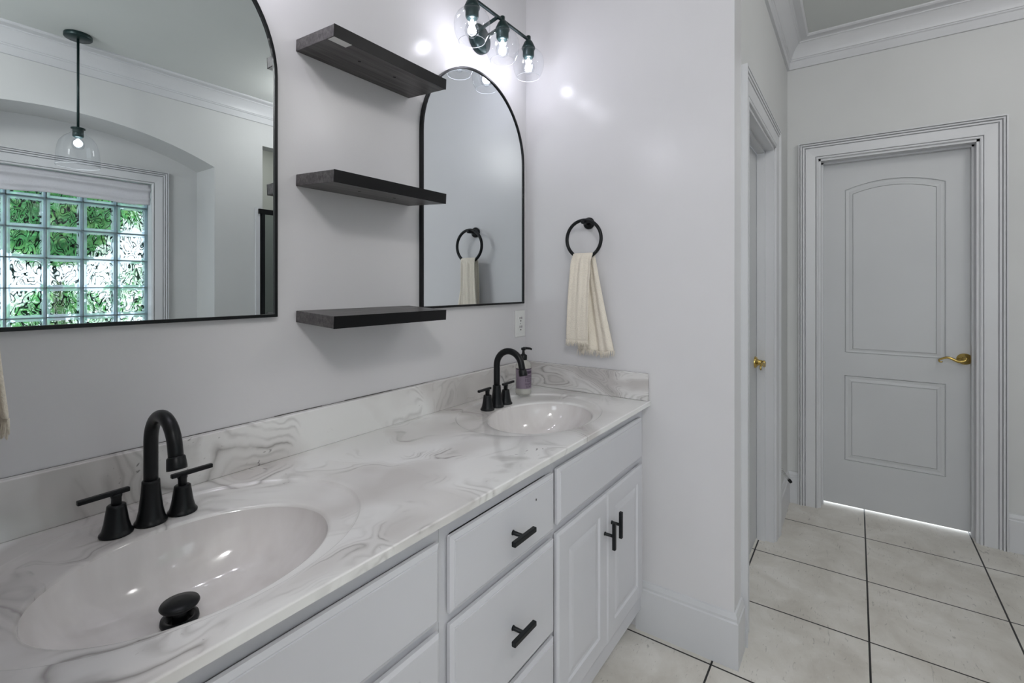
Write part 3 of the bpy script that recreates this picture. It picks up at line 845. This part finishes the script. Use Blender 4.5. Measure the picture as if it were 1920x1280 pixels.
# ------------------------------------------------------------------ outlet
t = thing('wall_outlet', 'white duplex wall outlet in the corner below the small mirror', 'outlet', (1.783, YB, 1.165))
MB().box(-0.037, 0.037, -0.005, -0.0002, -0.059, 0.059).build('cover_plate', M['plastic'], t, bevel=0.002)
for z in (-0.0195, 0.0195):
    b = MB().lathe([(0.0168, 0), (0.0168, -0.0068), (0.015, -0.0072)], (0, 0, z), 28, 'y')
    r = b.build('receptacle', M['plastic'], t)
    b = MB().box(-0.0085, -0.0045, -0.0076, -0.007, z + 0.000, z + 0.010).box(0.0045, 0.0085, -0.0076, -0.007, z + 0.000, z + 0.010).lathe([(0.0034, -0.0076), (0.0034, -0.007)], (0, 0, z - 0.008), 12, 'y')
    o = b.build('slots', M['dark'], r)
MB().lathe([(0.003, 0), (0.003, -0.0056)], (0, 0, 0), 12, 'y').build('screw', M['chrome'], t)

# ------------------------------------------------------------------ soap bottle
M['label'] = mat('lavender_label', (0.22, 0.175, 0.225), 0.5)
M['label_dark'] = mat('label_print', (0.05, 0.03, 0.06), 0.6)
m = mat('clear_pet', (0.80, 0.79, 0.74), 0.06); m.node_tree.nodes['Principled BSDF'].inputs['Transmission Weight'].default_value = 0.6; m.node_tree.nodes['Principled BSDF'].inputs['IOR'].default_value = 1.2
M['pet'] = m
sb = thing('soap_dispenser', 'clear pump soap bottle with a lavender label beside the right faucet', 'soap bottle', (1.645, 1.108, ZT), 0)
MB().lathe([(0.0, 0.001), (0.026, 0.001), (0.031, 0.004), (0.0325, 0.010), (0.0325, 0.110), (0.031, 0.122), (0.024, 0.134), (0.015, 0.139), (0.0125, 0.141), (0.0125, 0.147), (0, 0.147)], (0, 0, 0), 40).build('bottle', M['pet'], sb)
def wrap(b, x0, x1, z0, z1, r, ac, seg=10):
    n = seg; vs = []
    for i in range(n + 1):
        a = ac + (x0 + (x1 - x0) * i / n) / r
        vs += [(r * math.cos(a), r * math.sin(a), z0), (r * math.cos(a), r * math.sin(a), z1)]
    b.add(vs, [(2 * i, 2 * i + 2, 2 * i + 3, 2 * i + 1) for i in range(n)], True)
AC = math.atan2(-0.578, -0.816) + 0.72      # label faces the room, turned right of the camera
b = MB(); wrap(b, -0.062, 0.062, 0.028, 0.108, 0.0328, AC, 40); lb = b.build('label', M['label'], sb); lb['label'] = 'lavender paper label printed HAND SOAP'
b = MB(); wrap(b, -0.062, 0.062, 0.104, 0.109, 0.0329, AC, 40)
def text_on(b, s, size, zc, xc, r, ac):
    cu = bpy.data.curves.new('t', 'FONT'); cu.body = s; cu.size = size; cu.align_x = 'CENTER'
    ob = bpy.data.objects.new('t', cu); COL.objects.link(ob)
    dg = bpy.context.evaluated_depsgraph_get(); me = bpy.data.meshes.new_from_object(ob.evaluated_get(dg))
    vs = []
    for v in me.vertices:
        a = ac + (v.co.x + xc) / r
        vs.append((r * math.cos(a), r * math.sin(a), zc + v.co.y))
    b.add(vs, [tuple(p_.vertices) for p_ in me.polygons])
    bpy.data.objects.remove(ob); bpy.data.curves.remove(cu); bpy.data.meshes.remove(me)
text_on(b, 'HAND', 0.0125, 0.043, 0, 0.0330, AC)
text_on(b, 'SOAP', 0.0115, 0.0325, 0, 0.0330, AC)
wrap(b, -0.014, 0.016, 0.088, 0.099, 0.0329, AC)
for z in (0.080, 0.0765, 0.073): wrap(b, -0.017, 0.017, z, z + 0.0016, 0.0329, AC)
for k, z in enumerate((0.066, 0.061, 0.056)):
    for q in range(5): wrap(b, -0.017 + q * 0.007, -0.0125 + q * 0.007, z, z + 0.0026, 0.0329, AC, 2)
b.build('print', M['label_dark'], lb)
MB().lathe([(0.0148, 0.141), (0.0150, 0.143), (0.0150, 0.159), (0.012, 0.162), (0.0075, 0.164), (0.006, 0.168), (0.005, 0.178), (0.0048, 0.186)], (0, 0, 0), 24).build('pump_collar', M['black'], sb)
b = MB().lathe([(0.005, 0.178), (0.009, 0.181), (0.0098, 0.186), (0.009, 0.190), (0, 0.192)], (0, 0, 0), 20)
dn = Vector((math.cos(-0.55), math.sin(-0.55), 0))
b.tube([Vector((0, 0, 0.187)), dn * 0.015 + Vector((0, 0, 0.187)), dn * 0.03 + Vector((0, 0, 0.185)), dn * 0.037 + Vector((0, 0, 0.181))], 0.005, 12, radii=[0.006, 0.0052, 0.0046, 0.004])
b.build('pump_head', M['black'], sb)

# ------------------------------------------------------------------ towel rings and towels
def towel_ring(x, sgn, y, z, label):
    """sgn: direction from the wall into the room"""
    t = thing('towel_ring', label, 'towel ring', (x, y, z), 0)
    MB().lathe([(0.024, 0), (0.025, sgn * 0.003), (0.0245, sgn * 0.008), (0.021, sgn * 0.012), (0.010, sgn * 0.014)], (0, 0, 0), 28, 'x').build('mount', M['black'], t)
    MB().lathe([(0.0085, sgn * 0.01), (0.0085, sgn * 0.062), (0.006, sgn * 0.064)], (0, 0, 0), 18, 'x').build('post', M['black'], t)
    pts = [(sgn * 0.052, 0.077 * math.sin(2 * PI * i / 56), -0.077 + 0.008 + 0.077 * math.cos(2 * PI * i / 56)) for i in range(56)]
    MB().tube(pts, 0.0070, 12, closed=True).build('ring', M['black'], t)
    return (x + sgn * 0.052, y, z - 0.146)
def towel(c, sgn, front, back, label, drift=0.03, flare=0.0):
    """c: lowest point of the ring; front: drop on the room side, back: drop on the wall side"""
    x, y, z = c
    t = thing('hand_towel', label, 'towel', (x, y, z))
    NW = 26; m = MB(); rows = []
    def row(s, side, w, yc, xo, zz, amp, ph):
        r = []
        for i in range(NW + 1):
            u = i / NW * 2 - 1
            r.append((side * sgn * (xo + amp * math.cos(u * 6.0 + ph) * 0.6 + amp * 0.4 * math.cos(u * 13 + ph)), yc + u * w / 2, zz + amp * 0.3 * math.sin(u * 5)))
        return r
    nf = 18
    for k in range(nf, 0, -1):     # front panel, bottom to top
        s = k / nf
        rows.append(row(s, 1, 0.088 + 0.012 * s, 0.004 + 0.020 * s, 0.0125 + 0.008 * math.sin(s * PI) + flare * s * s, 0.008 - front * s, 0.006 * (1 - s * 0.85), 0.6))
    for k in range(5):
        a = k / 4 * PI
        rows.append([(sgn * 0.0125 * math.cos(a) * 1.0 + 0.0015 * math.cos(12 * (i / NW)), (i / NW * 2 - 1) * 0.044, 0.008 + 0.0115 * math.sin(a) + 0.0) for i in range(NW + 1)])
    nb = 18
    for k in range(1, nb + 1):
        s = k / nb
        rows.append(row(s, -1, 0.088 + 0.075 * s, -0.000 - drift * s - 0.012 * s * s, 0.0125 + 0.006 * s, 0.008 - back * s + 0.0, 0.006 + 0.006 * s, 1.1))
    vs = [p_ for r in rows for p_ in r]; fs = []
    W_ = NW + 1
    for j in range(len(rows) - 1):
        for i in range(NW): fs.append((j * W_ + i, j * W_ + i + 1, (j + 1) * W_ + i + 1, (j + 1) * W_ + i))
    m.add(vs, fs, True)
    o = m.build('towel_cloth', M['towel'], t)
    sd = o.modifiers.new('solid', 'SOLIDIFY'); sd.thickness = 0.005; sd.offset = 0
    sb_ = o.modifiers.new('sub', 'SUBSURF'); sb_.levels = 1; sb_.render_levels = 1
    # fringes on both hems
    for r in (rows[0], rows[-1]):
        b = MB()
        for i in range(0, NW * 2 + 1):
            u = i / 2; k = int(min(u, NW - 1)); f = u - k
            p0 = Vector(r[k]) * (1 - f) + Vector(r[k + 1]) * f
            j = Vector((random.uniform(-0.003, 0.003), random.uniform(-0.005, 0.005), -random.uniform(0.016, 0.026)))
            b.tube([p0 + Vector((0, 0, 0.003)), p0 + j * 0.5 + Vector((random.uniform(-0.001, 0.001), 0, 0)), p0 + j], 0.0012, 5, radii=[0.0016, 0.0013, 0.0007])
        b.build('fringe', M['towel'], t)
    return t
c = towel_ring(XT, -1, 0.905, 1.592, 'round black towel ring on the right side wall above the side splash')
towel(c, -1, 0.345, 0.385, 'cream hand towel with fringe hanging in the ring on the right side wall')
c = towel_ring(XL, 1, 0.880, 1.640, 'black towel ring on the left wing wall')
towel(c, 1, 0.335, 0.355, 'cream hand towel hanging on the left wing wall, only its fringed edge showing', 0.03, 0.034)

# ------------------------------------------------------------------ vanity light fixtures
BZ = 2.345
shade_prof = [(0.0290, 2.306), (0.031, 2.303), (0.040, 2.298), (0.052, 2.287), (0.0605, 2.271), (0.064, 2.252), (0.0625, 2.232), (0.0575, 2.213), (0.0500, 2.197), (0.0465, 2.191)]
def vanity_light(x, label, watt):
    yb = 1.100
    t = thing('vanity_light', label, 'light fixture', (x, YB, 2.305), 0, 'three-lamp black vanity lights')
    MB().lathe([(0.055, 0), (0.056, -0.004), (0.056, -0.020), (0.052, -0.024), (0, -0.025)], (0, 0, 0), 40, 'y').build('backplate', M['green_black'], t)
    yy = yb - YB; zz = BZ - 2.305
    b = MB().bar((-0.028, -0.02, 0.018), (-0.028, yy, zz), 0.010, 0.010).bar((0.028, -0.02, 0.018), (0.028, yy, zz), 0.010, 0.010)
    b.build('arm', M['green_black'], t, bevel=0.001)
    b = MB().bar((-0.182, yy, zz), (0.182, yy, zz), 0.0095, 0.0095); b.build('crossbar', M['green_black'], t, bevel=0.001)
    for dx in (-0.180, 0, 0.180):
        q = bpy.data.objects.new('lamp_head', None); COL.objects.link(q); q.parent = t; q.location = (dx, yy, -2.305)
        MB().lathe([(0.0, 2.360), (0.008, 2.360), (0.0095, 2.358), (0.0095, 2.343), (0.013, 2.340), (0.018, 2.333), (0.023, 2.322), (0.0275, 2.312), (0.0275, 2.306), (0.0235, 2.305), (0.0235, 2.278), (0.019, 2.270), (0.014, 2.270)], (0, 0, 0), 30).build('socket', M['green_black'], q)
        b = MB().lathe(shade_prof, (0, 0, 0), 44, caps=False)
        o = b.build('glass_shade', M['glass'], q)
        o2 = MB().tube([(0.0465 * math.cos(a * PI / 20), 0.0465 * math.sin(a * PI / 20), 2.191) for a in range(40)], 0.0011, 6, closed=True).build('shade_rim', M['rimglass'], q)
        MB().lathe([(0.0135, 2.276), (0.0135, 2.262), (0.0145, 2.259), (0.017, 2.252), (0.0235, 2.240), (0.0255, 2.228), (0.022, 2.215), (0.012, 2.207), (0, 2.205)], (0, 0, 0), 24).build('bulb', M['glass'], q)
        MB().lathe([(0.0, 2.268), (0.005, 2.266), (0.008, 2.252), (0.012, 2.236), (0.011, 2.224), (0, 2.219)], (0, 0, 0), 14).build('filament', M['filament'], q)
        l = lamp('bulb_light', 'POINT', (0, 0, 2.236), watt, (0.93, 0.89, 1.0), 0.018); l.parent = q
M['rimglass'] = mat('glass_rim', (0.85, 0.87, 0.9), 0.1); M['rimglass'].node_tree.nodes['Principled BSDF'].inputs['Alpha'].default_value = 0.6
vanity_light(1.490, 'black three-lamp vanity light with clear globe shades above the mirror near the corner', 1.25)
vanity_light(0.352, 'black three-lamp vanity light above the left mirror', 3.4)

# ------------------------------------------------------------------ pendant over the alcove
px, py = 0.856, -1.32
t = thing('pendant_lamp', 'black stem pendant lamp with clear glass dome seen in the left mirror', 'pendant lamp', (px, py, ZC))
MB().lathe([(0.0, 0.0), (0.064, 0.0), (0.066, -0.004), (0.066, -0.020), (0.062, -0.024), (0, -0.025)], (0, 0, 0), 40).build('canopy', M['green_black'], t)
MB().lathe([(0.0065, -0.02), (0.0065, -0.56)], (0, 0, 0), 14).build('stem', M['green_black'], t)
MB().lathe([(0.010, -0.545), (0.0335, -0.550), (0.0335, -0.557), (0.026, -0.560), (0.026, -0.572), (0.024, -0.574), (0.026, -0.576), (0.026, -0.600), (0.018, -0.606)], (0, 0, 0), 30).build('socket', M['green_black'], t)
dome = [(0.031, -0.562), (0.033, -0.578), (0.044, -0.590), (0.066, -0.606), (0.084, -0.632), (0.094, -0.665), (0.099, -0.705), (0.101, -0.745), (0.101, -0.775)]
MB().lathe(dome, (0, 0, 0), 48, caps=False).build('glass_shade', M['glass'], t)
MB().tube([(0.101 * math.cos(a * PI / 24), 0.101 * math.sin(a * PI / 24), -0.775) for a in range(48)], 0.002, 6, closed=True).build('shade_rim', M['rimglass'], t)
MB().lathe([(0.014, -0.604), (0.016, -0.612), (0.028, -0.632), (0.030, -0.650), (0.024, -0.668), (0, -0.676)], (0, 0, 0), 24).build('bulb', M['glass'], t)
MB().lathe([(0.0, -0.612), (0.008, -0.618), (0.014, -0.640), (0.012, -0.655), (0, -0.662)], (0, 0, 0), 14).build('filament', M['filament'], t)
l = lamp('bulb_light', 'POINT', (0, 0, -0.64), 2.0, (0.93, 0.94, 1.0), 0.02); l.parent = t

# ------------------------------------------------------------------ glass block window
wnd = bpy.data.objects.new('window_1', None); COL.objects.link(wnd); tag(wnd, 'glass block window with wavy blocks, greenery behind', None, None, 'structure')
wnd.location = (0.835, YW - 0.10, WZ0)
bw, bh = (1.396 - 0.272) / 6, 0.197
rows_n = 6
YG = YW - 0.10
z_top = 2.106
mort = MB()
for i in range(7):
    x = 0.272 + i * bw; mort.box(x - 0.0035, x + 0.0035, YG - 0.035, YG + 0.030, WZ0, WZ1)
for j in range(7):
    z = 1.908 - (5 - j) * bh
    if WZ0 < z < WZ1 + 0.01: mort.box(0.272, 1.396, YG - 0.035, YG + 0.030, z - 0.0035, z + 0.0035)
sub(mort, 'mortar', M['mortar'], wnd)
for i in range(6):
    for j in range(-1, 6):
        x0 = 0.272 + i * bw + 0.0035; x1 = x0 + bw - 0.007
        z0 = 1.908 - (5 - j) * bh + 0.0035; z1 = z0 + bh - 0.007
        z0 = max(z0, WZ0); z1 = min(z1, WZ1)
        if z1 - z0 < 0.03: continue
        e = 0.017
        b = MB().box(x0, x0 + e, YG - 0.03, YG + 0.022, z0, z1).box(x1 - e, x1, YG - 0.03, YG + 0.022, z0, z1).box(x0 + e, x1 - e, YG - 0.03, YG + 0.022, z0, z0 + e).box(x0 + e, x1 - e, YG - 0.03, YG + 0.022, z1 - e, z1)
        blk = sub(b, 'glass_block', M['block_rim'], wnd)
        b = MB().box(x0 + e, x1 - e, YG + 0.010, YG + 0.016, z0 + e, z1 - e)
        sub(b, 'wavy_face', M['block'], blk)
# jamb liner of the window
b = MB().box(1.394, 1.400, YW - 0.13, YW + 0.002, WZ0, WZ1).box(0.268, 0.274, YW - 0.13, YW + 0.002, WZ0, WZ1)
b.box(0.24, 1.43, YW - 0.07, YW + 0.04, WZ0 - 0.005, WZ0 + 0.02)
sub(b, 'window_sill', M['trim'], wnd)
# cloth shade
t = thing('window_shade', 'white gathered cloth shade across the top of the glass block window', 'window shade', (0.835, YW - 0.02, 2.08))
NX, NZ = 60, 18; vs = []; fs = []
for j in range(NZ + 1):
    s = j / NZ
    for i in range(NX + 1):
        u = i / NX
        roll = 0.022 * math.exp(-((s - 0.28) / 0.10) ** 2) + 0.012 * math.exp(-((s - 0.72) / 0.08) ** 2)
        y = 0.006 + roll + 0.003 * math.sin(u * 31 + s * 4) * s
        z = -s * (0.150 + 0.006 * math.sin(u * 9) + 0.003 * math.sin(u * 23)) 
        vs.append((-0.545 + 1.09 * u + 0.01, y, z))
for j in range(NZ):
    for i in range(NX): fs.append((j * (NX + 1) + i, j * (NX + 1) + i + 1, (j + 1) * (NX + 1) + i + 1, (j + 1) * (NX + 1) + i))
o = MB().add(vs, fs, True).build('shade_cloth', M['shade'], t); sd = o.modifiers.new('s', 'SOLIDIFY'); sd.thickness = 0.002
MB().tube([(-0.535, 0.0, -0.006), (0.555, 0.0, -0.006)], 0.006, 10).build('rod', M['plastic'], t)

# frame of the added, unseen west window
b = MB().box(XW - 0.1, XW - 0.04, -1.3, -1.24, 0.9, 2.2).box(XW - 0.1, XW - 0.04, 0.14, 0.2, 0.9, 2.2).box(XW - 0.1, XW - 0.04, -1.24, 0.14, 0.9, 0.95).box(XW - 0.1, XW - 0.04, -1.24, 0.14, 2.15, 2.2).box(XW - 0.09, XW - 0.05, -0.57, -0.53, 0.95, 2.15)
struct('window_added', b, M['trim'], 'added unseen white framed window on the west side of the room')

# ------------------------------------------------------------------ shower enclosure frame
t = thing('shower_enclosure', 'black framed glass shower enclosure reflected at the right edge of the left mirror', 'shower enclosure', (2.5, YS, 0))
b = MB().box(SX0 - 2.5 - 0.045, SX1 - 2.5, 0.001, 0.034, 1.915, 1.955); b.build('header_rail', M['black'], t, bevel=0.002)
MB().box(SX0 - 2.5 - 0.022, SX0 - 2.5 + 0.006, 0.001, 0.030, 0.0, 1.915).build('frame_post', M['black'], t)
MB().box(SX1 - 2.5 - 0.03, SX1 - 2.5, 0.001, 0.030, 0.0, 1.915).build('frame_post', M['black'], t)
MB().box(SX0 - 2.5 + 0.006, SX1 - 2.5 - 0.03, 0.001, 0.030, 0.0, 0.04).build('bottom_rail', M['black'], t)
MB().box(SX0 - 2.5 + 0.006, SX1 - 2.5 - 0.03, 0.012, 0.018, 0.04, 1.915).build('glass_panel', M['shower_glass'], t)
struct('trim_shower', MB().box(SX0 - 0.062, SX0 - 0.030, YS, YS + 0.02, 0, 1.965), M['trim'])

# ------------------------------------------------------------------ garden behind the glass blocks
struct('garden_ground', MB().box(-3, 5, -8, -2.8, -0.3, -0.2), M['grass'])
def shrub(x, y, z, r, n, label, name='garden_shrub'):
    t = thing(name, label, 'shrub', (x, y, -0.2), 0, 'shrubs outside the glass block window')
    b = MB().tube([(0, 0, 0), (0.03, 0.02, z * 0.5), (-0.02, 0, z)], 0.04, 8, radii=[0.05, 0.04, 0.02]); b.build('trunk', M['bark'], t)
    b = MB()
    for i in range(n):
        d = Vector((random.gauss(0, 1), random.gauss(0, 1), random.gauss(0, 1))).normalized() * r * random.uniform(0.3, 1.0) ** 0.5
        p0 = Vector((0, 0, z)) + Vector((d.x, d.y * 0.6, d.z))
        a = Vector((random.gauss(0, 1), random.gauss(0, 1), random.gauss(0, 1))).normalized(); c_ = a.orthogonal().normalized()
        s = random.uniform(0.035, 0.06)
        b.add([p0 - a * s, p0 + c_ * s * 0.45, p0 + a * s, p0 - c_ * s * 0.45 + a.cross(c_) * s * 0.2], [(0, 1, 2), (0, 2, 3)])
    b.build('foliage', M['leaf'], t)
shrub(1.10, -3.0, 2.12, 0.44, 2800, 'leafy green shrub beyond the left columns of glass blocks')
shrub(2.00, -3.6, 2.45, 0.36, 1300, 'tall leafy green shrub beyond the upper right glass blocks')
shrub(1.30, -3.9, 1.15, 0.42, 900, 'low sparse shrub beyond the bottom rows of glass blocks')
shrub(2.15, -4.3, 1.45, 0.38, 450, 'thin sparse shrub beyond the lower right glass blocks')
# ------------------------------------------------------------------ housings for the added ceiling fill lamps
for cx_, cy_, w_, nm in CEIL_FILLS:
    t = thing('added_ceiling_light', 'added unseen semi-flush fill light with clear glass bowl in the %s half of the room' % nm, 'ceiling light', (cx_, cy_, ZC))
    MB().lathe([(0.0, 0.0), (0.075, 0.0), (0.075, -0.020), (0.03, -0.03), (0.012, -0.032), (0.012, -0.075), (0, -0.075)], (0, 0, 0), 40).build('canopy', M['green_black'], t)
    MB().lathe([(0.165, -0.070), (0.170, -0.12), (0.165, -0.20), (0.14, -0.27), (0.08, -0.315), (0.0, -0.325)], (0, 0, 0), 48, caps=False).build('glass_bowl', M['glass'], t)
t = thing('added_recessed_light', 'added unseen trim for the fill lamp in the shower stall ceiling', 'recessed light', (2.5, -2.05, ZC))
MB().lathe([(0.078, 0.0), (0.095, 0.0), (0.095, -0.006), (0.078, -0.010), (0.078, 0.0)], (0, 0, 0), 36, caps=False).build('trim_ring', M['plastic'], t)  # ring added around the unseen shower fill lamp
